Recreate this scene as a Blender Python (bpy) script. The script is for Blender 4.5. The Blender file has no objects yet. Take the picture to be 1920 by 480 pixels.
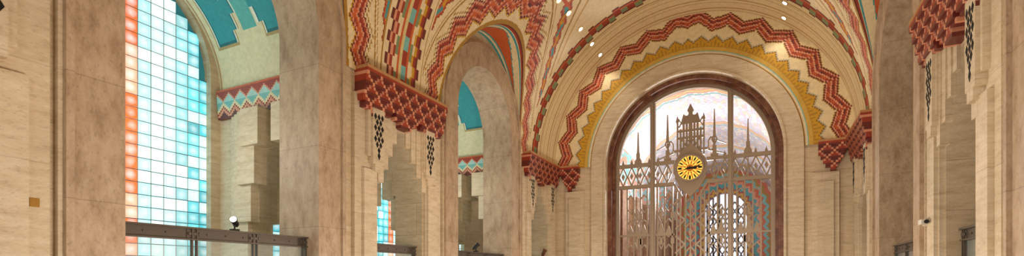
import bpy, math, random
import numpy as np
from mathutils import Matrix, Vector
ZOOM=(1,960,240)
random.seed(3); rng=np.random.RandomState(5)
S=6.0; EYE=1.65
ZF=-0.275; ZA=-0.075           # nave floor, gallery floor (in units of S, from eye)
XC=-0.335; RV=0.66; ZS=0.56    # vault axis, radius, springing
YE=2.5
scene=bpy.context.scene
col=scene.collection
def W(x,y,z): return (x*S,y*S,EYE+z*S)
def srgb(h):
    h=h.lstrip('#'); out=[]
    for i in (0,2,4):
        c=int(h[i:i+2],16)/255
        out.append(c/12.92 if c<=0.04045 else ((c+0.055)/1.055)**2.4)
    return out
# ---------------- materials ----------------
def newmat(name):
    m=bpy.data.materials.new(name); m.use_nodes=True
    nt=m.node_tree; b=nt.nodes['Principled BSDF']; return m,nt,b
def N(nt,t,**k):
    n=nt.nodes.new(t)
    for a,v in k.items(): setattr(n,a,v)
    return n
def stone(name,c1,c2,c3,stretch=(2.0,2.0,9.0),joint=0.3,bw=1.3,bh=0.62,rough=0.55,pore=.84):
    m,nt,b=newmat(name); L=nt.links
    g=N(nt,'ShaderNodeNewGeometry')
    mp=N(nt,'ShaderNodeMapping'); mp.inputs['Scale'].default_value=stretch
    L.new(g.outputs['Position'],mp.inputs['Vector'])
    n1=N(nt,'ShaderNodeTexNoise'); n1.inputs['Scale'].default_value=1.6; n1.inputs['Detail'].default_value=10; n1.inputs['Roughness'].default_value=0.72
    L.new(mp.outputs[0],n1.inputs['Vector'])
    r=N(nt,'ShaderNodeValToRGB'); e=r.color_ramp.elements
    e[0].position=0.28; e[0].color=(*srgb(c1),1); e[1].position=0.70; e[1].color=(*srgb(c3),1)
    x=e.new(0.47); x.color=(*srgb(c2),1)
    L.new(n1.outputs['Fac'],r.inputs[0])
    n2=N(nt,'ShaderNodeTexNoise'); n2.inputs['Scale'].default_value=0.7; n2.inputs['Detail'].default_value=3
    L.new(g.outputs['Position'],n2.inputs['Vector'])
    mr=N(nt,'ShaderNodeMapRange'); mr.inputs['From Min'].default_value=.3; mr.inputs['From Max'].default_value=.7
    mr.inputs['To Min'].default_value=.88; mr.inputs['To Max'].default_value=1.05
    L.new(n2.outputs['Fac'],mr.inputs['Value'])
    mul=N(nt,'ShaderNodeMix',data_type='RGBA',blend_type='MULTIPLY'); mul.inputs['Factor'].default_value=1
    L.new(r.outputs[0],mul.inputs['A']); L.new(mr.outputs[0],mul.inputs['B'])
    mp3=N(nt,'ShaderNodeMapping'); mp3.inputs['Scale'].default_value=[q*2.0+6 for q in stretch]
    L.new(g.outputs['Position'],mp3.inputs['Vector'])
    n3=N(nt,'ShaderNodeTexNoise'); n3.inputs['Scale'].default_value=2.4; n3.inputs['Detail'].default_value=5
    L.new(mp3.outputs[0],n3.inputs['Vector'])
    mr3=N(nt,'ShaderNodeMapRange'); mr3.inputs['From Min'].default_value=.32; mr3.inputs['From Max'].default_value=.44
    mr3.inputs['To Min'].default_value=pore; mr3.inputs['To Max'].default_value=1
    L.new(n3.outputs['Fac'],mr3.inputs['Value'])
    mul2=N(nt,'ShaderNodeMix',data_type='RGBA',blend_type='MULTIPLY'); mul2.inputs['Factor'].default_value=1
    L.new(mul.outputs['Result'],mul2.inputs['A']); L.new(mr3.outputs[0],mul2.inputs['B'])
    sp=N(nt,'ShaderNodeSeparateXYZ'); L.new(g.outputs['Position'],sp.inputs[0])
    ad=N(nt,'ShaderNodeMath',operation='ADD'); L.new(sp.outputs['X'],ad.inputs[0]); L.new(sp.outputs['Y'],ad.inputs[1])
    cb=N(nt,'ShaderNodeCombineXYZ'); L.new(ad.outputs[0],cb.inputs['X']); L.new(sp.outputs['Z'],cb.inputs['Y'])
    br=N(nt,'ShaderNodeTexBrick'); br.inputs['Scale'].default_value=1; br.inputs['Brick Width'].default_value=bw; br.inputs['Row Height'].default_value=bh
    br.inputs['Mortar Size'].default_value=0.005; br.inputs['Color1'].default_value=(1,1,1,1); br.inputs['Color2'].default_value=(.93,.925,.91,1)
    br.inputs['Mortar'].default_value=(1-joint,)*3+(1,)
    L.new(cb.outputs[0],br.inputs['Vector'])
    mul3=N(nt,'ShaderNodeMix',data_type='RGBA',blend_type='MULTIPLY'); mul3.inputs['Factor'].default_value=1
    L.new(mul2.outputs['Result'],mul3.inputs['A']); L.new(br.outputs['Color'],mul3.inputs['B'])
    L.new(mul3.outputs['Result'],b.inputs['Base Color'])
    b.inputs['Roughness'].default_value=rough
    bp=N(nt,'ShaderNodeBump'); bp.inputs['Strength'].default_value=.18; bp.inputs['Distance'].default_value=.02
    L.new(n3.outputs['Fac'],bp.inputs['Height']); L.new(bp.outputs[0],b.inputs['Normal'])
    return m
TRAV=stone('travertine','#baa384','#d0bc9c','#e0d0b4')
TRAVB=stone('travertine_pier','#bea88a','#d5c3a5','#e4d6bd',joint=.22,bw=1.7,bh=.9)
MARB=stone('pink_travertine','#94795f','#b89f84','#cfba9f',stretch=(4,4,1.8),joint=.3,bw=9,bh=1.2,pore=.80)
REDM=stone('red_marble','#3f2218','#6e412d','#9a6d4e',stretch=(3,3,3),joint=.1,rough=.3)
HALLM=stone('hall_stone','#6b4a35','#8f6c50','#b3906e',stretch=(3,3,3),joint=.4,bw=.6,bh=.3)
def painted(name,rough=.6):
    m,nt,b=newmat(name); L=nt.links
    a=N(nt,'ShaderNodeAttribute',attribute_name='Col')
    g=N(nt,'ShaderNodeNewGeometry')
    n=N(nt,'ShaderNodeTexNoise'); n.inputs['Scale'].default_value=14; n.inputs['Detail'].default_value=4
    L.new(g.outputs['Position'],n.inputs['Vector'])
    mr=N(nt,'ShaderNodeMapRange'); mr.inputs['From Min'].default_value=.3; mr.inputs['From Max'].default_value=.7
    mr.inputs['To Min'].default_value=.88; mr.inputs['To Max'].default_value=1.05
    L.new(n.outputs['Fac'],mr.inputs['Value'])
    mul=N(nt,'ShaderNodeMix',data_type='RGBA',blend_type='MULTIPLY'); mul.inputs['Factor'].default_value=1
    L.new(a.outputs['Color'],mul.inputs['A']); L.new(mr.outputs[0],mul.inputs['B'])
    L.new(mul.outputs['Result'],b.inputs['Base Color']); b.inputs['Roughness'].default_value=rough
    return m
PAINT=painted('painted_plaster'); TILE=painted('glazed_tile',.4)
def metal(name,c,rough=.4,met=.7):
    m,nt,b=newmat(name); L=nt.links
    n=N(nt,'ShaderNodeTexNoise'); n.inputs['Scale'].default_value=6
    r=N(nt,'ShaderNodeValToRGB'); r.color_ramp.elements[0].color=(*[q*.75 for q in srgb(c)],1); r.color_ramp.elements[1].color=(*srgb(c),1)
    L.new(n.outputs['Fac'],r.inputs[0]); L.new(r.outputs[0],b.inputs['Base Color'])
    b.inputs['Roughness'].default_value=rough; b.inputs['Metallic'].default_value=met
    return m
MONEL=metal('monel_metal','#a8957f',.45,.2)
BRONZE=metal('rail_metal','#6c635a',.4,.4)
BLACK=metal('black_metal','#1c1a18',.5,.2)
BRASS=metal('brass','#c79a4e',.3,.8)
WHITE=metal('white_enamel','#e8e2d6',.5,0)
DARK=metal('grille_shadow','#17110c',.9,0)
def emis(name,c,s):
    m,nt,b=newmat(name); b.inputs['Base Color'].default_value=(*srgb(c),1)
    b.inputs['Emission Color'].default_value=(*srgb(c),1); b.inputs['Emission Strength'].default_value=s
    return m
LAMP=emis('lamp_lens','#fff3dc',12)
m_,nt_,b_=newmat('balustrade_glass'); b_.inputs['Base Color'].default_value=(.75,.88,.88,1); b_.inputs['Alpha'].default_value=.14; b_.inputs['Roughness'].default_value=.05
PANE=m_
def blockmat(name,strength):
    m,nt,b=newmat(name); L=nt.links
    a=N(nt,'ShaderNodeAttribute',attribute_name='Col')
    uv=N(nt,'ShaderNodeUVMap'); uv.uv_map='UV'
    sub=N(nt,'ShaderNodeVectorMath',operation='SUBTRACT'); sub.inputs[1].default_value=(.5,.5,0)
    L.new(uv.outputs[0],sub.inputs[0])
    ln=N(nt,'ShaderNodeVectorMath',operation='LENGTH'); L.new(sub.outputs[0],ln.inputs[0])
    g=N(nt,'ShaderNodeNewGeometry')
    n=N(nt,'ShaderNodeTexNoise'); n.inputs['Scale'].default_value=5; n.inputs['Detail'].default_value=3
    L.new(g.outputs['Position'],n.inputs['Vector'])
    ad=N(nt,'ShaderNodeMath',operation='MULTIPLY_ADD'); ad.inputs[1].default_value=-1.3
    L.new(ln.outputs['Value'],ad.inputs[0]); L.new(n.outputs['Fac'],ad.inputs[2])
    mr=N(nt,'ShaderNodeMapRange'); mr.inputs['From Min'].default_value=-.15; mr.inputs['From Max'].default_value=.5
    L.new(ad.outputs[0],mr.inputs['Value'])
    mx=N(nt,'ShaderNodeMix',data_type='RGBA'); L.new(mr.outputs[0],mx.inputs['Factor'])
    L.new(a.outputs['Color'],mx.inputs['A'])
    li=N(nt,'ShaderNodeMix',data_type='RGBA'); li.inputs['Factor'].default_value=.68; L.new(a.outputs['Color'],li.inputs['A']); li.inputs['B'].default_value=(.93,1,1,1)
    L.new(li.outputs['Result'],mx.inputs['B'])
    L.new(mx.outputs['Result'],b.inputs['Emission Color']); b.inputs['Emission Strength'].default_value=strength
    L.new(a.outputs['Color'],b.inputs['Base Color']); b.inputs['Roughness'].default_value=.15
    return m
GLASS=blockmat('glass_block',1.03)
# ---------------- mesh builder ----------------
class MB:
    jit=0
    def __init__(s): s.v=[];s.f=[];s.m=[];s.c=[];s.uv=[];s.k=0
    def face(s,pts,mi=0,c=(.8,.8,.8),uv=None):
        b=len(s.v); s.v+=pts; s.f.append(list(range(b,b+len(pts)))); s.m.append(mi); s.c.append(c); s.uv.append(uv)
    def hexa(s,p,mi=0,c=(.8,.8,.8)):
        b=len(s.v); s.v+=p
        for q in ((0,3,2,1),(4,5,6,7),(0,1,5,4),(1,2,6,5),(2,3,7,6),(3,0,4,7)):
            s.f.append([b+i for i in q]); s.m.append(mi); s.c.append(c); s.uv.append(None)
    def box(s,x0,x1,y0,y1,z0,z1,mi=0,c=(.8,.8,.8)):
        s.hexa([(x0,y0,z0),(x1,y0,z0),(x1,y1,z0),(x0,y1,z0),(x0,y0,z1),(x1,y0,z1),(x1,y1,z1),(x0,y1,z1)],mi,c)
    def boxS(s,x0,x1,y0,y1,z0,z1,mi=0,c=(.8,.8,.8)):
        a=W(x0,y0,z0); b=W(x1,y1,z1); s.box(a[0],b[0],a[1],b[1],a[2],b[2],mi,c)
    def prism(s,pts,fr,t0,t1,mi=0,c=(.8,.8,.8)):
        if s.jit:
            s.k+=1; e=(s.k%29)*s.jit; t0-=e; t1+=e
        n=len(pts); A=[fr(p[0],p[1],t0) for p in pts]; B=[fr(p[0],p[1],t1) for p in pts]
        b=len(s.v); s.v+=A+B
        def add(f): s.f.append(f); s.m.append(mi); s.c.append(c); s.uv.append(None)
        add([b+i for i in range(n)][::-1]); add([b+n+i for i in range(n)])
        for i in range(n):
            j=(i+1)%n; add([b+i,b+j,b+n+j,b+n+i])
    def bar(s,p,q,w,fr,t0,t1,mi=0,c=(.8,.8,.8)):
        dx=q[0]-p[0]; dy=q[1]-p[1]; l=math.hypot(dx,dy) or 1; nx=-dy/l*w/2; ny=dx/l*w/2
        s.prism([(p[0]+nx,p[1]+ny),(p[0]-nx,p[1]-ny),(q[0]-nx,q[1]-ny),(q[0]+nx,q[1]+ny)],fr,t0,t1,mi,c)
    def poly(s,pts,w,fr,t0,t1,mi=0,closed=False,c=(.8,.8,.8)):
        for i in range(len(pts)-(0 if closed else 1)): s.bar(pts[i],pts[(i+1)%len(pts)],w,fr,t0,t1,mi,c)
    def ringU(s,cx,r0,r1,zs,zb,fr,t0,t1,mi=0,n=64,c=(.8,.8,.8)):
        def pth(r): return [(cx-r,zb)]+[(cx-r*math.cos(math.pi*i/n),zs+r*math.sin(math.pi*i/n)) for i in range(n+1)]+[(cx+r,zb)]
        a=pth(r0); b=pth(r1)
        for i in range(len(a)-1):
            s.prism([a[i],a[i+1],b[i+1],b[i]],fr,t0,t1,mi,c)
    def obj(s,name,mats,parent=None,smooth=False):
        me=bpy.data.meshes.new(name); me.from_pydata([tuple(q) for q in s.v],[],s.f)
        for m in mats: me.materials.append(m)
        me.polygons.foreach_set('material_index',s.m)
        ca=me.color_attributes.new(name='Col',type='FLOAT_COLOR',domain='CORNER')
        arr=[]
        for f,c in zip(s.f,s.c): arr+= [c[0],c[1],c[2],1.0]*len(f)
        ca.data.foreach_set('color',arr)
        if any(u is not None for u in s.uv):
            ul=me.uv_layers.new(name='UV'); ua=[]
            for f,u in zip(s.f,s.uv):
                if u is None: ua+=[0,0]*len(f)
                else:
                    for q in u: ua+=list(q)
            ul.data.foreach_set('uv',ua)
        me.update()
        o=bpy.data.objects.new(name,me); col.objects.link(o)
        if parent: o.parent=parent
        return o
fYZ=lambda y,z,x: W(x,y,z)
fXZ=lambda x,z,y: W(x,y,z)
def empty(name,loc=(0,0,0)):
    o=bpy.data.objects.new(name,None); o.location=loc; o.empty_display_size=.2; col.objects.link(o); return o
def archpts(cx,r,zs,zb,n=48):
    return [(cx-r,zb)]+[(cx-r*math.cos(math.pi*i/n),zs+r*math.sin(math.pi*i/n)) for i in range(n+1)]+[(cx+r,zb)]
def plate(name,outs,kind,t0,t1,mat,parent=None):
    cu=bpy.data.curves.new(name,'CURVE'); cu.dimensions='2D'; cu.fill_mode='BOTH'; cu.extrude=(t1-t0)/2*S
    for o in outs:
        sp=cu.splines.new('POLY'); sp.points.add(len(o)-1)
        for i,p in enumerate(o): sp.points[i].co=(p[0]*S,p[1]*S,0,1)
        sp.use_cyclic_u=True
    tmp=bpy.data.objects.new(name+'_tmp',cu); col.objects.link(tmp)
    bpy.context.view_layer.update()
    me=bpy.data.meshes.new_from_object(tmp.evaluated_get(bpy.context.evaluated_depsgraph_get()))
    bpy.data.objects.remove(tmp)
    t=(t0+t1)/2*S
    if kind=='yz': M=Matrix(((0,0,1,t),(1,0,0,0),(0,1,0,EYE),(0,0,0,1)))
    else: M=Matrix(((1,0,0,0),(0,0,-1,t),(0,1,0,EYE),(0,0,0,1)))
    me.transform(M); me.name=name; me.materials.clear(); me.materials.append(mat)
    o=bpy.data.objects.new(name,me); col.objects.link(o)
    if parent: o.parent=parent
    return o
def gridmesh(name,P,C,mat,keep=None,parent=None):
    nx,ny=P.shape[:2]
    idx=np.arange(nx*ny).reshape(nx,ny)
    F=np.stack([idx[:-1,:-1],idx[1:,:-1],idx[1:,1:],idx[:-1,1:]],-1).reshape(-1,4)
    Cc=C.reshape(-1,3)
    if keep is not None: k=keep.reshape(-1); F=F[k]; Cc=Cc[k]
    me=bpy.data.meshes.new(name)
    me.vertices.add(nx*ny); me.vertices.foreach_set('co',P.reshape(-1).astype(np.float32))
    n=len(F); me.loops.add(n*4); me.loops.foreach_set('vertex_index',F.reshape(-1).astype(np.int32))
    me.polygons.add(n); me.polygons.foreach_set('loop_start',np.arange(0,n*4,4,dtype=np.int32))
    me.update(calc_edges=True)
    ca=me.color_attributes.new(name='Col',type='FLOAT_COLOR',domain='CORNER')
    A=np.ones((n,4),dtype=np.float32); A[:,:3]=Cc
    ca.data.foreach_set('color',np.repeat(A,4,axis=0).reshape(-1))
    me.materials.append(mat)
    me.polygons.foreach_set('use_smooth',[True]*n)
    o=bpy.data.objects.new(name,me); col.objects.link(o)
    if parent: o.parent=parent
    return o
MX=Matrix.Translation((2*XC*S,0,0))@Matrix.Scale(-1,4,(1,0,0))
def mirror(o,name):
    me=o.data.copy(); me.transform(MX); me.flip_normals(); me.name=name
    n=bpy.data.objects.new(name,me); col.objects.link(n); return n
# palette
CR=srgb('#e6d4aa'); CR2=srgb('#d9c69c'); GOLD=srgb('#a9802f'); YEL=srgb('#cc9c24'); RED=srgb('#9c3b26'); DRED=srgb('#6b2a22')
PINK=srgb('#db9878'); ORG=srgb('#c85f30'); TEAL=srgb('#46999c'); GRN=srgb('#7f9068'); LT=srgb('#79b8b4'); GRY=srgb('#a09c96'); BRN=srgb('#7d4a2e')
def tri(n,p): return np.abs(((n)%p)-p//2)
# ---------------- geometry constants ----------------
AC=[-0.353,0.697,1.75]; AR=0.211; ASP=0.605
KC=[0.185,1.235,2.285]; KW=0.19
CW=0.31; CH=0.39
def stepopen(c,w,zb,ztop,n=5,wt=.02,z1=None):
    z1 = z1 if z1 is not None else ztop-.24
    hs=[w-(w-wt)*i/n for i in range(n+1)]
    zz=[z1+(ztop-z1)*i/n for i in range(n+1)]
    L=[(c-w,zb)]
    for i in range(n): L+=[(c-hs[i],zz[i]),(c-hs[i+1],zz[i])]
    L+=[(c-wt,ztop)]
    R=[(2*c-p[0],p[1]) for p in L][::-1]
    return L+R
# ---------------- nave walls ----------------
outer=[(-.6,ZF),(YE+.12,ZF),(YE+.12,1.02),(-.6,1.02)]
holes=[archpts(c,AR+.012,ASP,ZA) for c in AC]+[stepopen(c,.112,ZA,.44,4,.020,z1=.27) for c in KC]
wl=plate('wall_left',[outer]+holes,'yz',-1.11,-1.0,TRAV)
wr=mirror(wl,'wall_right')
for c in AC:
    m=MB(); m.ringU(c,AR,.285,ASP,ZA-.02,fYZ,-1.125,-.985)
    m.ringU(c,.285,.296,ASP,ZA-.02,fYZ,-1.0,-.979,mi=0); m.ringU(c,.296,.303,ASP,ZA-.02,fYZ,-1.0,-.988,mi=1)
    o=m.obj('arch_surround',[MARB,TRAVB]); mirror(o,'arch_surround')
for c in KC:
    m=MB(); g=MB()
    for s in (-1,1):
        for (a,b,z0,z1,p) in [(.116,.200,ZF,.50,.010),(.121,.172,ZF,.30,.018),(.094,.158,.335,.49,.020),(.099,.146,.315,.48,.026),(.108,.137,.295,.315,.026)]:
            y0,y1=sorted((c+s*a,c+s*b)); m.boxS(-.9998,-1.0+p,y0,y1,z0,z1)
        for j in range(4):
            a=.0212+.023*j; z0=.2712+.0425*(3-j); y0,y1=sorted((c+s*a,c+s*(a+.0225))); m.boxS(-.9998,-.994+.003*j,y0,y1,z0,.487-.001*j)
        yc=c+s*.1225; xx=-.974
        for r,w in enumerate((3,2,3,2,3,2,1,1)):
            z=.448-.0155*r
            for i in range(w):
                yy=yc+(i-(w-1)/2)*.0140; d=.0058; h=.0120 if r<7 else .014
                g.prism([(yy-d,z),(yy,z-h*.8),(yy+d,z),(yy,z+h*.8)],fYZ,xx-.004,xx+.0006)
    o=m.obj('pilaster',[TRAVB]); mirror(o,'pilaster')
    o=g.obj('vent_grille',[DARK]); mirror(o,'vent_grille')
# ---------------- corbels ----------------
def corbel(frame,c,half,zb,zt,proj,ncol,nrow,lobes):
    m=MB(); cw=2*half/ncol; rh=(zt-zb)/nrow
    for i in range(ncol):
        a=c-half+(i+.5)*cw
        d=min(abs((a-c)/half-l) for l in lobes)
        lift=int(d*nrow*.9+.2)//2*2
        for r in range(nrow):
            if r<lift: continue
            pr=proj*(.45+.55*((r//3*3+2)/nrow))
            A=(i+r)%6; B=(i-r)%6
            if A==0 or B==0: c_=PINK if A==0 else srgb('#c4836b')
            elif A>B: c_=RED
            else: c_=DRED
            if r==nrow-1: c_=srgb('#b98a5c')
            if r==nrow-2: c_=RED
            p=[frame(a-cw/2,zb+r*rh,0),frame(a+cw/2,zb+r*rh,0),frame(a+cw/2,zb+r*rh,pr),frame(a-cw/2,zb+r*rh,pr),
               frame(a-cw/2,zb+(r+1)*rh,0),frame(a+cw/2,zb+(r+1)*rh,0),frame(a+cw/2,zb+(r+1)*rh,pr),frame(a-cw/2,zb+(r+1)*rh,pr)]
            m.hexa(p,0,c_)
    return m.obj('corbel',[TILE])
for c in KC:
    o=corbel(lambda y,z,x:W(-1.0+x,y,z),c,KW,.445,.572,.048,44,15,[-.66,0,.66]); mirror(o,'corbel')
o=corbel(lambda x,z,y:W(x,YE-y,z),-.93,.07,.44,.572,.035,16,15,[0.3]); mirror(o,'corbel')
# ---------------- vault ----------------
edges=[(c-CW,c+CW) for c in AC]
Y=[-.663]
def addlin(a,b,st):
    n=max(1,int(round((b-a)/st)))
    for i in range(1,n+1): Y.append(a+(b-a)*i/n)
cur=-.663
for (a,b),c in zip(edges,AC):
    if a>cur+1e-6: addlin(cur,a,.0030)
    n=230
    for i in range(1,n+1):
        ph=-math.pi/2+math.pi*i/n; Y.append(c+CW*math.sin(ph))
    cur=b
addlin(cur,YE+.005,.0030)
Y=np.array(Y); NT=700
def Zc(y):
    z=np.full_like(y,-1.0)
    for c in AC:
        d=np.clip(1-((y-c)/CW)**2,0,None); z=np.where(np.abs(y-c)<=CW+1e-9,ZS+CH*np.sqrt(d),z)
    return z
zc=Zc(Y); th0=np.where(zc>ZS,np.arcsin(np.clip((zc-ZS)/RV,0,1)),0)
T=np.linspace(0,math.pi,NT+1)
TT=np.clip(T[None,:],th0[:,None],math.pi-th0[:,None])
P=np.zeros((len(Y),NT+1,3)); P[...,0]=(XC-RV*np.cos(TT))*S; P[...,1]=Y[:,None]*S; P[...,2]=EYE+(ZS+RV*np.sin(TT))*S
d=(TT[:-1,1:]-TT[:-1,:-1])+(TT[1:,1:]-TT[1:,:-1]); keep=d>1e-6
Yc=(Y[1:]+Y[:-1])/2; Tc=(T[1:]+T[:-1])/2
Yg,Tg=np.meshgrid(Yc,Tc,indexing='ij')
def setc(C,m,c): C[m]=c
def paint_vault(y,t):
    C=np.zeros(y.shape+(3,)); C[:]=CR
    tt=np.minimum(t,math.pi-t); s=tt*RV; z=RV*np.sin(tt)
    q=.0105
    yq=(np.floor(y/q)+.5)*q; sq=(np.floor(s/q)+.5)*q
    ac=np.array(AC); near=np.argmin(np.abs(y[...,None]-ac),-1); cy=ac[near]
    e=np.sqrt(((y-cy)/CW)**2+(z/CH)**2)
    iy=np.floor(y/q).astype(int); isq=np.floor(s/q).astype(int)
    kc=np.array(KC+[-.875]); dk=np.min(np.abs(y[...,None]-kc),-1); dkq=np.min(np.abs(yq[...,None]-kc),-1)
    phi=np.arctan2(z/CH,np.abs(y-cy)/CW); rr=(e-1)*.34
    sk=np.floor(phi*.37/.0095).astype(int)
    for r,w,c in ((1.36,.008,GOLD),(1.39,.004,GOLD),(1.62,.010,GOLD),(1.70,.010,srgb('#c9a25a'))): setc(C,np.abs(e-r)<w,c)
    e2=e+.012*tri(sk,4)
    setc(C,(e2>1.47)&(e2<1.565),RED); setc(C,(e2>1.485)&(e2<1.55),ORG); setc(C,(e2>1.50)&(e2<1.535),YEL); setc(C,(e2>1.50)&(e2<1.535)&((sk//3)%2==0),TEAL)
    dr=rr-.048-tri(sk,8)*.0062-np.where(phi>1.25,np.floor((phi-1.25)/.08)*.004,0)
    setc(C,(dr<.038)&(dr>-.2),CR); setc(C,np.abs(dr-.040)<.0022,GOLD)
    setc(C,(dr<.030),DRED); setc(C,(dr<.025),PINK); setc(C,(dr<.018),RED); setc(C,(dr<.010)&((sk//2)%2==0),DRED); setc(C,(dr<.003),PINK); setc(C,(dr<-.003),ORG); setc(C,(dr<-.009)&((sk//2)%2==1),RED); setc(C,(dr<-.018),PINK); setc(C,(dr<-.024),DRED); setc(C,(dr<-.029),YEL); setc(C,(dr<-.034),CR)
    setc(C,rr<.012,GOLD)
    setc(C,(dkq<.095),CR)
    setc(C,np.abs(dk-.092)<.0025,GOLD)
    st=((isq//3)%2)*q
    mm=dkq<.09
    setc(C,mm&(dkq+st<.078),DRED);setc(C,mm&(dkq+st<.070),PINK);setc(C,mm&(dkq+st<.062),RED); setc(C,mm&(dkq+st<.052),YEL); setc(C,mm&(dkq+st<.047),CR)
    setc(C,(dkq+((isq//5)%2)*q<.034),GRN); setc(C,(dkq<.026),ORG); setc(C,(dkq<.016),srgb('#d8c88c')); setc(C,(dkq<.011)&((isq//4)%2==0),RED); setc(C,(dkq<.011)&((isq//4)%2==1),LT)
    u=np.abs(y-cy); uq=np.abs(yq-cy)
    setc(C,(s>.62)&(s<.96)&(u<.20-(s-.6)*.2),ORG)
    setc(C,(s>.635)&(s<.945)&(u<.187-(s-.6)*.2),CR); setc(C,(sq>.65)&(sq<.92)&(uq<.165-(sq-.6)*.2),srgb('#b05a40'))
    pn=(sq>.68)&(sq<.90)&(uq<.14-(sq-.6)*.2); setc(C,pn,GRY); setc(C,pn&((iy+isq)%3==0),srgb('#5f5a55'))
    en=y>2.27
    setc(C,en,CR)
    for r,w in ((2.285,.003),(2.30,.0015),(2.33,.0015),(2.375,.003),(2.40,.0015),(2.455,.003),(2.478,.0015)): setc(C,en&(np.abs(y-r)<w),GOLD)
    st2=((isq//3)%2)*q+((isq//6)%2)*q
    bb=yq-st2; lm=(y<2.29)
    setc(C,(y>2.165)&(y<2.27),CR)
    setc(C,(bb>2.185)&(bb<2.25)&lm,DRED)
    setc(C,(bb>2.193)&(bb<2.24)&lm,ORG); setc(C,(bb>2.203)&(bb<2.232)&lm,GRN); setc(C,(bb>2.203)&(bb<2.232)&lm&((isq//3)%2==0),RED)
    return C
vault=gridmesh('ceiling_vault',P,paint_vault(Yg,Tg),PAINT,keep)
for c in AC:
    n=170; m_=40
    ph=np.linspace(-math.pi/2,math.pi/2,n+1); yy=c+CW*np.sin(ph); zz=ZS+CH*np.cos(ph)
    xg=XC-RV*np.cos(np.arcsin(np.clip((zz-ZS)/RV,0,1)))
    tt=np.linspace(0,1,m_+1)
    Pq=np.zeros((n+1,m_+1,3)); Pq[...,0]=(-1.0+(xg[:,None]+1.0)*tt[None,:])*S; Pq[...,1]=yy[:,None]*S; Pq[...,2]=EYE+zz[:,None]*S
    pc=(ph[1:]+ph[:-1])/2; tc=(tt[1:]+tt[:-1])/2
    PP,Tm=np.meshgrid(pc,tc,indexing='ij'); C=np.zeros(PP.shape+(3,)); C[:]=CR
    ap=np.abs(PP); pq=np.floor(ap/.07)*.07
    xs=Tm
    setc(C,(xs>.88),RED); setc(C,(xs>.94),DRED); setc(C,(xs<.08),TEAL)
    setc(C,(xs>.78)&(xs<.85),TEAL)
    tri_=(ap<1.05)&(xs>.16)&(xs<.18+.5*(1.1-pq)); setc(C,tri_,TEAL)
    tri_=(ap<1.0)&(xs>.20)&(xs<.14+.5*(1.1-pq)); setc(C,tri_,ORG)
    o=gridmesh('ceiling_lunette',Pq,C,PAINT); mirror(o,'ceiling_lunette')
# ---------------- end wall ----------------
GX=-.33; GR=.36; GS=.56
we=plate('wall_end',[[(-1.1,ZF),(.43,ZF),(.43,1.3),(-1.1,1.3)],archpts(GX,.465,GS,ZF+.0005)],'xz',YE,YE+.12,TRAV)
m=MB(); m.ringU(GX,.40,.468,GS,ZF,fXZ,YE-.012,YE+.13,n=96); m.ringU(GX,.392,.402,GS,ZF,fXZ,YE-.02,YE+.13,n=96)
m.obj('gate_arch_surround',[TRAVB])
m=MB(); m.ringU(GX,.372,.393,GS,ZF,fXZ,YE+.02,YE+.13,n=96,mi=0); m.ringU(GX,.360,.374,GS,ZF,fXZ,YE+.045,YE+.13,n=96,mi=0)
m.obj('gate_marble_frame',[REDM])
m=MB()
for s in (-1,1):
    for a,b,z1,p in ((.50,.60,.44,.012),(.52,.58,.40,.020)):
        x0,x1=sorted((XC+s*a,XC+s*b)); m.boxS(x0,x1,YE-p,YE,ZF,z1)
m.obj('end_pilaster',[TRAVB])
na=1000; nr=110
A=np.linspace(0,math.pi,na+1); R=np.linspace(.467,.668,nr+1)
Pq=np.zeros((na+1,nr+1,3)); Pq[...,0]=(XC-R[None,:]*np.cos(A[:,None])+ (GX-XC)*(1-(R[None,:]-.467)/.2))*S; Pq[...,1]=(YE-.006)*S; Pq[...,2]=EYE+(ZS+R[None,:]*np.sin(A[:,None]))*S
Am,Rm=np.meshgrid((A[1:]+A[:-1])/2,(R[1:]+R[:-1])/2,indexing='ij')
C=np.zeros(Am.shape+(3,)); C[:]=CR
am=np.minimum(Am,math.pi-Am); q=.0088
si=np.floor(am*.58/q).astype(int); ri=np.floor((Rm-.467)/q).astype(int)
yo=.524+(tri(si,8)//1)*q*.7
setc(C,Rm<yo+.012,srgb('#b9b39c')); setc(C,Rm<yo+.006,srgb('#8f6a22')); setc(C,Rm<yo,YEL); setc(C,(Rm<yo-.012)&(tri(si,8)%2==0),srgb('#b08526'))
setc(C,(Rm<.508),srgb('#b98d2c')); setc(C,(Rm<.503),srgb('#cfa847')); setc(C,(Rm<.487),LT); setc(C,(Rm<.483),srgb('#e2d6b4')); setc(C,(Rm<.474),GOLD)
t14=tri(si,14)
top=np.floor(np.clip((am-1.30)/.055,0,4.99))
cen=.600+(t14)*q*.55+top*q*.6
dr=Rm-np.floor(cen/q*2)*q/2
setc(C,np.abs(dr)<.028,DRED); setc(C,np.abs(dr)<.0225,PINK); setc(C,np.abs(dr)<.017,RED); setc(C,(dr>-.004)&(dr<.003),PINK); setc(C,(dr>.003)&(dr<.011)&((si//2)%2==0),DRED); setc(C,(dr<-.006)&(dr>-.013)&((si//2)%2==1),ORG)
setc(C,(dr<-.028)&(dr>-.032),GOLD); setc(C,(dr>.028)&(dr<.031),GOLD)
gridmesh('end_wall_mural',Pq,C,PAINT)
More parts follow.
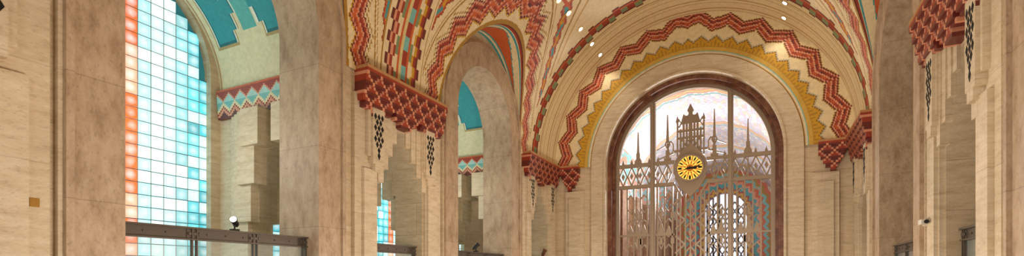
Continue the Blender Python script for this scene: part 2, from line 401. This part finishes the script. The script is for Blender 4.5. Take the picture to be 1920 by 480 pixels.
# ---------------- gate ----------------
gate=empty('ornamental_gate',W(GX,YE+.07,ZF))
gate_inv=Matrix.Translation(gate.location).inverted()
g=MB(); g.jit=.00006; t0,t1=YE+.066,YE+.076
zs=GS*S
def fG(x,z,t): return W(GX+x/S,t,z/S)
g.ringU(0,2.06/S,2.17/S,zs/S,ZF,lambda x,z,t:W(GX+x,t,z),t0-.003,t1+.003,n=80)
def vb(x,z0,z1,w=.05,a=t0,b=t1): g.bar((x,z0),(x,z1),w,fG,a,b)
def hb(z,x0,x1,w=.05,a=t0,b=t1): g.bar((x0,z),(x1,z),w,fG,a,b)
def dia(x,z,w,h,t=.035): g.poly([(x-w,z),(x,z+h),(x+w,z),(x,z-h)],t,fG,t0+.002,t1-.002,closed=True)
def hexg(x,z,w,h,t=.035): g.poly([(x-w,z-h*.5),(x-w,z+h*.5),(x,z+h),(x+w,z+h*.5),(x+w,z-h*.5),(x,z-h)],t,fG,t0+.002,t1-.002,closed=True)
for s in (-1,1):
    vb(s*1.06,ZF*S,zs+1.80,.14,t0-.006,t1+.006); vb(s*1.06,ZF*S,zs+1.80,.06,t0-.012,t1)
    for x,zt in ((.64,4.75),(1.50,4.35)):
        vb(s*x,2.7,zt-.35,.03); g.prism([(s*x-.035,zt-.75),(s*x+.035,zt-.75),(s*x+.010,zt),(s*x-.010,zt)],fG,t0,t1)
        dia(s*x,zt-.85,.07,.14); g.bar((s*x-.1,3.42),(s*x+.1,3.42),.16,fG,t0,t1); g.bar((s*x-.05,3.6),(s*x+.05,3.6),.25,fG,t0,t1)
for z,w in ((3.36,.10),(2.72,.10)):
    for s in (-1,1): hb(z,s*.44,s*2.1,w,t0-.004,t1+.004)
for i in range(16):
    x=-1.95+i*.26
    if abs(x)<.45: continue
    if abs(abs(x)-1.06)<.07: continue
    dia(x,3.04,.12,.28,.035); g.prism([(x-.05,3.04),(x,3.14),(x+.05,3.04),(x,2.94)],fG,t0,t1)
    g.prism([(x-.045,3.40),(x+.045,3.40),(x,3.56)],fG,t0,t1)
for s in (-1,1):
    for i,x in enumerate((.50,.72,.92,1.22,1.42,1.62,1.82)):
        vb(s*x,ZF*S,2.72,.04)
    for z in (2.2,1.45,.7,-.1,-.9):
        for x in (.61,1.32,1.72): hexg(s*x,z,.105,.27,.03)
    for z in (1.82,1.07,.3,-.5):
        for x in (.82,1.52): dia(s*x,z,.10,.24,.03); g.bar((s*x,z-.1),(s*x,z+.1),.07,fG,t0,t1)
        g.bar((s*.5-.05,z),(s*.5+.05,z),.18,fG,t0,t1); g.bar((s*1.42-.05,z),(s*1.42+.05,z),.18,fG,t0,t1)
    for z in (1.25,0.0,-1.2): hb(z,s*.44,s*2.08,.05)
    for x,h in ((.61,.5),(.82,.75),(1.32,.6),(1.52,.8),(1.72,.55)):
        g.prism([(s*x-.09,1.25),(s*x+.09,1.25),(s*x+.05,1.25+h*.3),(s*x,1.25+h*.55),(s*x-.05,1.25+h*.3)],fG,t0,t1)
# central crest
for k,(x,zt,w) in enumerate(((0,4.86,.10),(.105,4.66,.055),(.19,4.60,.055),(.275,4.28,.05),(.36,4.56,.04))):
    for s in ((1,) if k==0 else (-1,1)):
        vb(s*x,3.5,zt,w)
g.prism([(-.09,4.80),(0,5.0),(.09,4.80),(0,4.66)],fG,t0,t1)
g.prism([(-.28,4.42),(-.19,4.72),(-.10,4.62),(0,4.80),(.10,4.62),(.19,4.72),(.28,4.42)],fG,t0+.002,t1-.002)
for z,x in ((4.22,.36),(4.02,.38),(3.66,.46)): hb(z,-x,x,.07)
for s in(-1,1):
    dia(s*.32,4.46,.06,.12,.025); g.prism([(s*.36-.05,4.5),(s*.36+.05,4.5),(s*.36,4.68)],fG,t0,t1)
    for z in (3.84,): dia(s*.23,z,.07,.14,.03); dia(s*.08,z,.07,.14,.03)
    hexg(s*.55,3.78,.07,.2,.03); g.bar((s*.46,3.62),(s*.95,3.46),.03,fG,t0,t1); g.bar((s*.62,3.9),(s*.95,3.75),.025,fG,t0,t1)
g.prism([(-.42,2.85),(-.42,3.38),(-.25,3.62),(0,3.88),(.25,3.62),(.42,3.38),(.42,2.85),(.25,2.55),(0,2.30),(-.25,2.55)],fG,t0-.010,t0)
g.prism([(-.46,3.0),(-.46,3.25),(-.30,3.45),(.30,3.45),(.46,3.25),(.46,3.0),(.30,2.78),(-.30,2.78)],fG,t0-.014,t0)
for x in (-.14,0,.14,-.28,.28,-.38,.38): vb(x,ZF*S,2.5,.04)
for z in (2.0,1.3,.6,-.1): hexg(0,z,.13,.28,.04); g.prism([(-.06,z),(0,z+.16),(.06,z),(0,z-.16)],fG,t0,t1)
for s in (-1,1):
    for z in (1.65,.95,.25): g.poly([(s*.42,z+.25),(s*.16,z),(s*.42,z-.25)],.045,fG,t0,t1)
    g.poly([(s*.46,2.72),(s*.25,2.35),(s*.46,2.1)],.06,fG,t0,t1)
o=g.obj('grille_bars',[MONEL],gate); o.matrix_parent_inverse=gate_inv
# clock
clock=empty('clock',W(GX,YE+.05,3.12/S)); ci=Matrix.Translation(clock.location).inverted()
def disc(mb,cx,cz,r0,r1,t0,t1,mi,n=48,c=(.8,.8,.8)):
    for i in range(n):
        a=2*math.pi*i/n; b=2*math.pi*(i+1)/n
        pts=[(cx+r0*math.cos(a),cz+r0*math.sin(a)),(cx+r1*math.cos(a),cz+r1*math.sin(a)),(cx+r1*math.cos(b),cz+r1*math.sin(b)),(cx+r0*math.cos(b),cz+r0*math.sin(b))]
        if r0==0: pts=[pts[0],pts[1],pts[2]]
        mb.prism(pts,fG,t0,t1,mi,c)
DIAL=emis('amber_dial','#ffd25a',.95); DIAL2=emis('amber_dial_deep','#b8690e',.45)
cm=MB(); zc0=3.12; tc=YE+.046
disc(cm,0,zc0,.34,.385,tc-.006,tc+.008,2)
disc(cm,0,zc0,0,.345,tc,tc+.006,0)
disc(cm,0,zc0,.20,.215,tc-.002,tc,1)
disc(cm,0,zc0,.0,.10,tc-.002,tc,1)
for k in range(12):
    a=k*math.pi/6
    ca,sa=math.cos(a),math.sin(a)
    cm.bar((.225*ca,zc0+.225*sa),(.325*ca,zc0+.325*sa),.04 if k%3 else .06,fG,tc-.003,tc,3)
    b=a+math.pi/12; cm.bar((.11*math.cos(b),zc0+.11*math.sin(b)),(.19*math.cos(b),zc0+.19*math.sin(b)),.04,fG,tc-.0025,tc,1)
    cm.bar((.22*math.cos(b),zc0+.22*math.sin(b)),(.34*math.cos(b),zc0+.34*math.sin(b)),.03,fG,tc-.0025,tc,1)
cm.bar((-.12,zc0-.03),(.27,zc0+.03),.035,fG,tc-.008,tc-.005,3)
cm.bar((-.07,zc0-.01),(.19,zc0-.01),.06,fG,tc-.006,tc-.004,3)
disc(cm,0,zc0,0,.035,tc-.009,tc,3,n=16)
o=cm.obj('clock_dial',[DIAL,DIAL2,MONEL,BLACK],clock); o.matrix_parent_inverse=ci
# ---------------- hall beyond the gate ----------------
HR=.43; HS=.50; HY0=YE+.13; HY1=4.8
def hashc(i,j): return np.modf(np.abs(np.sin(i*12.9898+j*78.233)*43758.5453))[0]
nyh=460; nth=220
Yh=np.linspace(HY0,HY1,nyh+1); Th=np.linspace(-.0,math.pi,nth+1)
P=np.zeros((nyh+1,nth+1,3)); P[...,0]=(GX-HR*np.cos(Th))[None,:]*S; P[...,1]=Yh[:,None]*S; P[...,2]=(EYE+(HS+HR*np.sin(Th))*S)[None,:]
Ym,Tm=np.meshgrid((Yh[1:]+Yh[:-1])/2,(Th[1:]+Th[:-1])/2,indexing='ij')
si=np.floor(Tm*HR/.016).astype(int); off=(si%2)*.5; yi=np.floor(Ym/.06+off).astype(int)
h=hashc(yi,si); base=np.array([srgb('#d8d2dc'),srgb('#ebe6ea'),srgb('#c6cedd'),srgb('#f0e4d6'),srgb('#cfc3d2'),srgb('#e0cab8')])
C=base[(h*6).astype(int)%6]
setc(C,np.abs(np.modf(Ym/.06+off)[0]-.5)>.46,srgb('#a8a2ae'))
bandm=np.modf(Ym/.60)[0]; zz=np.abs(si%8-4)*.012
setc(C,(bandm+zz>.45)&(bandm+zz<.55),srgb('#d8a27c')); setc(C,(bandm+zz>.49)&(bandm+zz<.52),srgb('#e0c880')); setc(C,(bandm+zz>.58)&(bandm+zz<.61),LT)
lo=np.minimum(Tm,math.pi-Tm)<.5; setc(C,lo&(h>.5),srgb('#c98a68')); setc(C,lo&(h<.25),LT)
gridmesh('hall_ceiling_vault',P,C,TILE)
hw=MB()
for s in (-1,1):
    x0,x1=sorted((GX+s*HR,GX+s*(HR+.04))); hw.boxS(x0,x1,HY0-.01,HY1,ZF,HS+.01)
    for k in range(6):
        yy=HY0+.2+k*.36; x0,x1=sorted((GX+s*HR,GX+s*(HR-.035))); hw.boxS(x0,x1,yy,yy+.09,ZF,HS)
hw.obj('wall_hall_sides',[HALLM])
WX=GX; WR=.17; WS=.56
plate('wall_hall_end',[[(GX-HR-.1,ZF),(GX+HR+.1,ZF),(GX+HR+.1,1.0),(GX-HR-.1,1.0)],archpts(WX,WR,WS,ZF+.05)],'xz',HY1,HY1+.06,REDM)
na=300; nr=60; A=np.linspace(-.0,math.pi,na+1); R=np.linspace(WR,HR,nr+1)
def hallpaint(si,rr,up):
    C=np.zeros(rr.shape+(3,)); C[:]=srgb('#c98a5a')
    w=np.abs(si%6-3)*.008; r=rr+w
    for a,b,c in ((.17,.19,BRN),(.19,.215,YEL),(.215,.235,RED),(.235,.27,TEAL),(.27,.29,PINK),(.29,.32,ORG),(.32,.345,LT),(.345,.37,GOLD),(.37,.40,srgb('#c96a4a')),(.40,.46,srgb('#c9b6a0'))):
        setc(C,(r>=a)&(r<b),c)
    return C
Pq=np.zeros((na+1,nr+1,3)); Pq[...,0]=(GX-R[None,:]*np.cos(A[:,None]))*S; Pq[...,1]=(HY1-.004)*S; Pq[...,2]=EYE+(WS+R[None,:]*np.sin(A[:,None]))*S
Am,Rm=np.meshgrid((A[1:]+A[:-1])/2,(R[1:]+R[:-1])/2,indexing='ij')
gridmesh('hall_arch_mural',Pq,hallpaint(np.floor(Am*.3/.012).astype(int),Rm,0),TILE)
for s in (-1,1):
    zz=np.linspace(ZF,WS,70); Pq=np.zeros((70,nr+1,3)); Pq[...,0]=(GX+s*R[None,:])*S; Pq[...,1]=(HY1-.004)*S; Pq[...,2]=EYE+zz[:,None]*S
    Zm,Rm2=np.meshgrid((zz[1:]+zz[:-1])/2,(R[1:]+R[:-1])/2,indexing='ij')
    gridmesh('hall_jamb_mural',Pq,hallpaint(np.floor(Zm/.012).astype(int),Rm2,0),TILE)
PALE=emis('pale_window_glass','#e6ecff',1.3)
wn=MB(); wn.boxS(WX-WR,WX+WR,HY1+.05,HY1+.055,ZF,WS+WR,0)
def fH(x,z,t): return W(WX+x/S,t,z/S)
for x in (-.9,-.6,-.3,0,.3,.6,.9): wn.bar((x,ZF*S),(x,WS*S+math.sqrt(max(0,1.02**2-x*x))),.09,fH,HY1+.03,HY1+.04,1)
for i in range(9):
    for x in (-.75,-.45,-.15,.15,.45,.75):
        z=.2+i*.5+(.25 if int(abs(x)*10)%2 else 0)
        if z<WS*S+.5: wn.poly([(x-.15,z),(x,z+.24),(x+.15,z),(x,z-.24)],.07,fH,HY1+.03,HY1+.04,1,closed=True)
wn.obj('window_hall',[PALE,BRONZE])
# ---------------- left gallery ----------------
XO=-1.50
wo=plate('wall_gallery_left',[[(-.66,ZF),(YE+.55,ZF),(YE+.55,1.0),(-.66,1.0)]]+[archpts(c,.272,.60,ZA+.001) for c in AC]+[[(c-.12,ZA),(c+.12,ZA),(c+.12,.42),(c-.12,.42)] for c in KC],'yz',XO-.05,XO,TRAV)
plate('wall_gallery_right',[[(-.66,ZF),(YE+.55,ZF),(YE+.55,1.0),(-.66,1.0)]],'yz',2*XC-XO,2*XC-XO+.05,MARB)
BACK=emis('window_joint_glow','#2f808c',.35)
bs=.2/S
def blockwin(name,yc,hw,ztop,arch):
    m=MB(); xx=XO-.022
    n=int(hw*2/bs)+1; y0=yc-n*bs/2
    z=ZA
    while z<ztop:
        for i in range(n):
            ya=y0+i*bs; yb=ya+bs; ymid=(ya+yb)/2; zm=z+bs
            if arch:
                d=abs(ymid-yc)
                if zm>.60 and (d>arch-.008 or zm>.60+math.sqrt(max(0,arch**2-d*d))): continue
            e=.0011
            rel=(ymid-yc)
            tealc=np.array(srgb('#48c2d4'))*(.6+.6*random.random())
            cc=tealc if random.random()<.7 else np.array(srgb('#b5ecf0'))
            k=math.exp(-((rel-.14)/.065)**2)*.6; cc=cc*(1-k)+np.array([.85,1,1])*k
            if arch and (abs(rel-.066)<bs*.5): cc=np.array(srgb('#ee6a38' if random.random()<.65 else '#f5a88a'))
            if arch and abs(rel+.16)<bs*.5: cc=np.array(srgb('#f0814a'))
            cc=tuple(float(q) for q in cc)
            m.face([W(xx,ya+e,z+e),W(xx,yb-e,z+e),W(xx,yb-e,z+bs-e),W(xx,ya+e,z+bs-e)],0,cc,[(0,0),(1,0),(1,1),(0,1)])
            m.box((xx-.006)*S,(xx-.0006)*S,(ya+e)*S,(yb-e)*S,EYE+(z+e)*S,EYE+(z+bs-e)*S,2,cc)
        z+=bs
    m.boxS(xx-.012,xx-.008,yc-hw-.01,yc+hw+.01,ZA,ztop,1)
    return m.obj(name,[GLASS,BACK,WHITE])
for i,c in enumerate(AC): blockwin('window_%d'%(i+1),c,.272,.90,.272)
for i,c in enumerate(KC): blockwin('window_%d'%(i+4),c,.12,.42,None)
f=MB(); f.boxS(XO-.05,-1.0,-.66,YE+.5,ZA-.02,ZA); o=f.obj('floor_gallery_left',[TRAVB]); mirror(o,'floor_gallery_right')
f=MB(); f.boxS(-1.1,.43,-.66,HY1,ZF-.02,ZF); f.obj('floor',[MARB])
def bayvault(c):
    n=120;m_=90; ph=np.linspace(0,math.pi,n+1); xs=np.linspace(XO,-1.1,m_+1); r=.30
    P=np.zeros((n+1,m_+1,3)); P[...,0]=xs[None,:]*S; P[...,1]=(c-r*np.cos(ph))[:,None]*S; P[...,2]=(EYE+(.56+r*1.02*np.sin(ph))*S)[:,None]
    a,b=np.meshgrid((ph[1:]+ph[:-1])/2,np.linspace(0,1,m_,endpoint=False)+.5/m_,indexing='ij')
    C=np.zeros(a.shape+(3,)); C[:]=srgb('#e4dcb6')
    am=np.minimum(a,math.pi-a); aq=np.floor(am/.13); fb=b
    stp=(aq%3)*.045
    def region(g):
        l=(fb>.10-g)&(fb<.30+stp+g); r_=(fb>.62-stp-g)&(fb<.92+g)
        body=(l|r_)&(am>.42-g)
        cross=(am>.95-g)&(am<1.12+g)&(fb>.1)&(fb<.92)
        return body|cross
    setc(C,region(.022),srgb('#b9a06a')); setc(C,region(.014),srgb('#e9efe2')); setc(C,region(.002),srgb('#256f78')); setc(C,region(-.016),srgb('#2f9ba6'))
    setc(C,(fb<.035)|(fb>.965),srgb('#b98a5c')); setc(C,(fb<.02),srgb('#d9d3b2'))
    sq=(np.abs(fb-.47)<.07)&(am>.50)&(am<.78); setc(C,sq,srgb('#5fb8b4'))
    return gridmesh('gallery_bay_vault',P,C,PAINT)
def bandmesh(c,s):
    m=MB(); Yp=c+s*.30; out=-s*.012
    nx=60; cw=(.39)/nx; nz=16; rh=.085/nz
    for i in range(nx):
        for j in range(nz):
            t=abs(i%8-4)
            if j>=14: c_=RED if j==14 else ORG
            elif j<1: c_=DRED
            elif j>8: c_=RED if (j-9)>=t+1 else (PINK if (j-9)>=t else srgb('#a9d0cc'))
            else:
                k=j+t
                c_=DRED if k<=3 else (PINK if k in(4,5) else (RED if k in (6,) else (CR if k<9 else LT)))
            x0=-1.49+i*cw; pr=out*(1+.5*(j/nz))
            y0,y1=sorted((Yp,Yp+pr)); m.boxS(x0,x0+cw,y0,y1,.477+j*rh,.477+(j+1)*rh,0,c_)
    return m.obj('painted_frieze',[TILE])
mirs=[]
for c in AC:
    mirs.append((bayvault(c),'gallery_bay_vault'))
    for s in (-1,1):
        a=c+s*.30; b=c+s*.36; y0,y1=min(a,b),max(a,b)
        cx=-1.235; w0=.115; ws=[.115,.086,.056,.026]; zz_=[.16,.265,.37,.475]
        o=plate('gallery_cross_wall',[[(XO,ZA),(-1.105,ZA),(-1.105,1.0),(XO,1.0)],stepopen(cx,w0,ZA+.0005,.475,3,.026,z1=.16)],'xz',y0,y1,TRAVB)
        mirs.append((o,'gallery_cross_wall')); mirs.append((bandmesh(c,s),'painted_frieze'))
        m=MB()
        for i in range(4):
            zlo=ZA if i==0 else zz_[i-1]
            for t in (-1,1):
                x0,x1=sorted((cx+t*(ws[i]+.001),cx+t*(ws[i]+.075)))
                if x1>-1.127: x1=-1.127
                pr=.014+.012*i; ya,yb=sorted((a-s*.0003,a-s*pr)); m.boxS(x0,x1,ya,yb,zlo+.001,.476)
                ya,yb=sorted((b+s*.0003,b+s*.010*(i+1))); m.boxS(x0,x1,ya,yb,zlo+.001,.47)
        mirs.append((m.obj('stepped_pilaster',[TRAVB]),'stepped_pilaster'))
for k in KC:
    m=MB(); m.boxS(XO,-1.11,k-.17,k+.17,.477,.49); mirs.append((m.obj('passage_ceiling',[TRAVB]),'passage_ceiling'))
for o,n in mirs: mirror(o,n)
for o in [plate('wall_gallery_end',[[(XO,ZF),(-1.0,ZF),(-1.0,1.0),(XO,1.0)]],'xz',YE+.5,YE+.55,TRAV)]: mirror(o,'wall_gallery_end')
# ---------------- railings ----------------
def cyl(mb,p,ax,r,l,mi=0,n=12):
    ax=Vector(ax).normalized(); u=ax.orthogonal().normalized(); v=ax.cross(u); p=Vector(p)
    A=[tuple(p+(u*math.cos(2*math.pi*i/n)+v*math.sin(2*math.pi*i/n))*r) for i in range(n)]
    B=[tuple(Vector(q)+ax*l) for q in A]; b=len(mb.v); mb.v+=A+B
    def add(f): mb.f.append(f); mb.m.append(mi); mb.c.append((.8,.8,.8)); mb.uv.append(None)
    add([b+i for i in range(n)][::-1]); add([b+n+i for i in range(n)])
    for i in range(n): j=(i+1)%n; add([b+i,b+j,b+n+j,b+n+i])
def railing(y0,y1):
    m=MB(); x=-1.03*S; zt=EYE+.1*S; a,b=y0*S,y1*S
    m.box(x-.05,x+.06,a,b,zt-.022,zt); m.box(x-.012,x+.012,a,b,zt-.14,zt-.02); m.box(x-.04,x+.05,a,b,zt-.155,zt-.138)
    m.box(x-.02,x+.02,a,b,zt-.95,zt-.91)
    m.box(x-.004,x+.004,a,b,zt-.91,zt-.15,1)
    n=max(2,int(round((b-a)/.23)))
    for i in range(n):
        yy=a+.06+(b-a-.12)*i/(n-1); cyl(m,(x+.012,yy,zt-.08),(1,0,0),.011,.012)
    np_=max(2,int(round((b-a)/.95))+1)
    for i in range(np_):
        yy=a+.05+(b-a-.1)*i/(np_-1)
        for d_ in (-.028,.028): m.box(x-.01,x+.035,yy+d_-.008,yy+d_+.008,EYE+ZA*S,zt-.02)
        m.box(x+.005,x+.02,yy-.09,yy+.09,zt-.135,zt-.03)
        for d_ in (-.06,0,.06): cyl(m,(x+.02,yy+d_,zt-.08),(1,0,0),.02,.016)
    o=m.obj('railing',[BRONZE,PANE]); mirror(o,'railing')
for c in AC: railing(c-AR,c+AR)
for c in KC: railing(c-.111,c+.111)
def spotlight(x,y,z,d,body=BLACK,lit=True,sc=1.0):
    m=MB(); p=Vector(W(x,y,z)); d=Vector(d).normalized()
    m.box(p.x-.05*sc,p.x+.05*sc,p.y-.05*sc,p.y+.05*sc,p.z,p.z+.03*sc)
    cyl(m,p,(0,0,1),.012*sc,.10*sc)
    q=p+Vector((0,0,.14*sc)); cyl(m,q-d*.08*sc,d,.045*sc,.14*sc,0,16); cyl(m,q+d*.058*sc,d,.055*sc,.02*sc,0,16); cyl(m,q+d*.0785*sc,d,.046*sc,.004*sc,1 if lit else 0,16)
    cyl(m,q-d*.12*sc,d,.025*sc,.05*sc,0,12)
    return m.obj('spotlight_fixture',[body,LAMP])
spotlight(-1.03,.718,.1,(.5,-.6,.35),sc=.85); spotlight(-1.03,1.74,.1,(.4,.3,.5),lit=False)
spotlight(.36,1.50,.1,(-.7,-.5,.3),lit=False)
m=MB(); p=W(.305,1.40,.115); m.box(p[0]-.05,p[0]+.06,p[1]-.12,p[1]+.05,p[2],p[2]+.06); cyl(m,(p[0]-.0,p[1]-.12,p[2]+.03),(0,-1,0),.026,.03,1); m.box(p[0]-.01,p[0]+.1,p[1]-.01,p[1]+.01,p[2]-.02,p[2]+.02)
m.obj('security_camera',[WHITE,BLACK])
m=MB(); p=W(-1,.366,.113); m.box(p[0],p[0]+.07,p[1]-.035,p[1]+.035,p[2]-.04,p[2]+.04); m.obj('brass_wall_plate',[BRASS])
spotlight(-.99,2.33,.095,(.4,-.2,.6),body=REDM,lit=False,sc=1.2)  # spotlight shape stands in for an unidentified small brown object
dl=MB()
def onv(th): return (XC-RV*math.cos(th),ZS+RV*math.sin(th))
lights=[]
for side in (0,1):
    for yy in (1.72,1.87,1.98,2.13,2.29,2.42):
        th=.925 if side==0 else math.pi-.925
        X,Z=onv(th)
        nrm=Vector((XC-X,0,ZS-Z)).normalized(); p=Vector(W(X,yy,Z))
        cyl(dl,p-nrm*.02,nrm,.080,.035,0,20); cyl(dl,p+nrm*.012,nrm,.056,.008,1,20); lights.append((p,nrm))
dl.obj('recessed_downlights',[BRASS,LAMP])
for i,(p,nrm) in enumerate(lights):
    if i%6 in (2,3,4,5):
        l=bpy.data.lights.new('downlight','SPOT'); l.energy=32; l.color=(1,.86,.68); l.spot_size=2.2; l.spot_blend=.8; l.shadow_soft_size=.05
        o=bpy.data.objects.new('downlight_lamp',l); o.location=p+nrm*.10; col.objects.link(o)
m=MB(); p=Vector(W(-1.27,1.86,.835)); cyl(m,p,(0,0,1),.10,.03,0,20); cyl(m,p-Vector((0,0,.012)),(0,0,1),.08,.012,1,20); m.obj('gallery_ceiling_lamp',[BRASS,LAMP])
# ---------------- lights ----------------
def point(name,loc,e,c=(1,.88,.74),r=.5):
    l=bpy.data.lights.new(name,'POINT'); l.energy=e; l.color=c; l.shadow_soft_size=r
    o=bpy.data.objects.new(name,l); o.location=W(*loc); col.objects.link(o)
point('nave_fill',(XC,.5,-.1),310); point('nave_fill',(XC,1.3,-.1),285); point('nave_fill',(XC,2.05,-.1),190)  # unseen point lights added to fill the nave and vault, no fixtures
for c in AC: point('gallery_lamp',(-1.3,c,.35),52,(1,.95,.86),.3)
for c in AC[1:]: point('gallery_lamp',(2*XC+1.3,c,.3),12,(1,.8,.6),.3)
point('hall_fill',(GX,2.95,.5),380,(1,.96,.97),.3); point('hall_fill',(GX,4.0,.55),150,(1,.94,.92),.3)  # added fill lights without fixtures, brighten the hall behind the gate
w=bpy.data.worlds.new('World'); scene.world=w; w.use_nodes=True
w.node_tree.nodes['Background'].inputs[0].default_value=(1,.92,.82,1); w.node_tree.nodes['Background'].inputs[1].default_value=1.2
scene.view_settings.view_transform='Standard'
# ---------------- camera ----------------
cd=bpy.data.cameras.new('camera'); cam=bpy.data.objects.new('camera',cd); col.objects.link(cam)
k,zx,zy=ZOOM
cd.sensor_width=36; cd.lens=957/1920*36*k; cd.shift_y=(520-zy)*k/1920; cd.shift_x=(zx-960)*k/1920; cd.clip_start=.05; cd.clip_end=200
cam.location=(0,0,EYE); cam.rotation_euler=(math.pi/2,0,math.radians(26.6))
scene.camera=cam
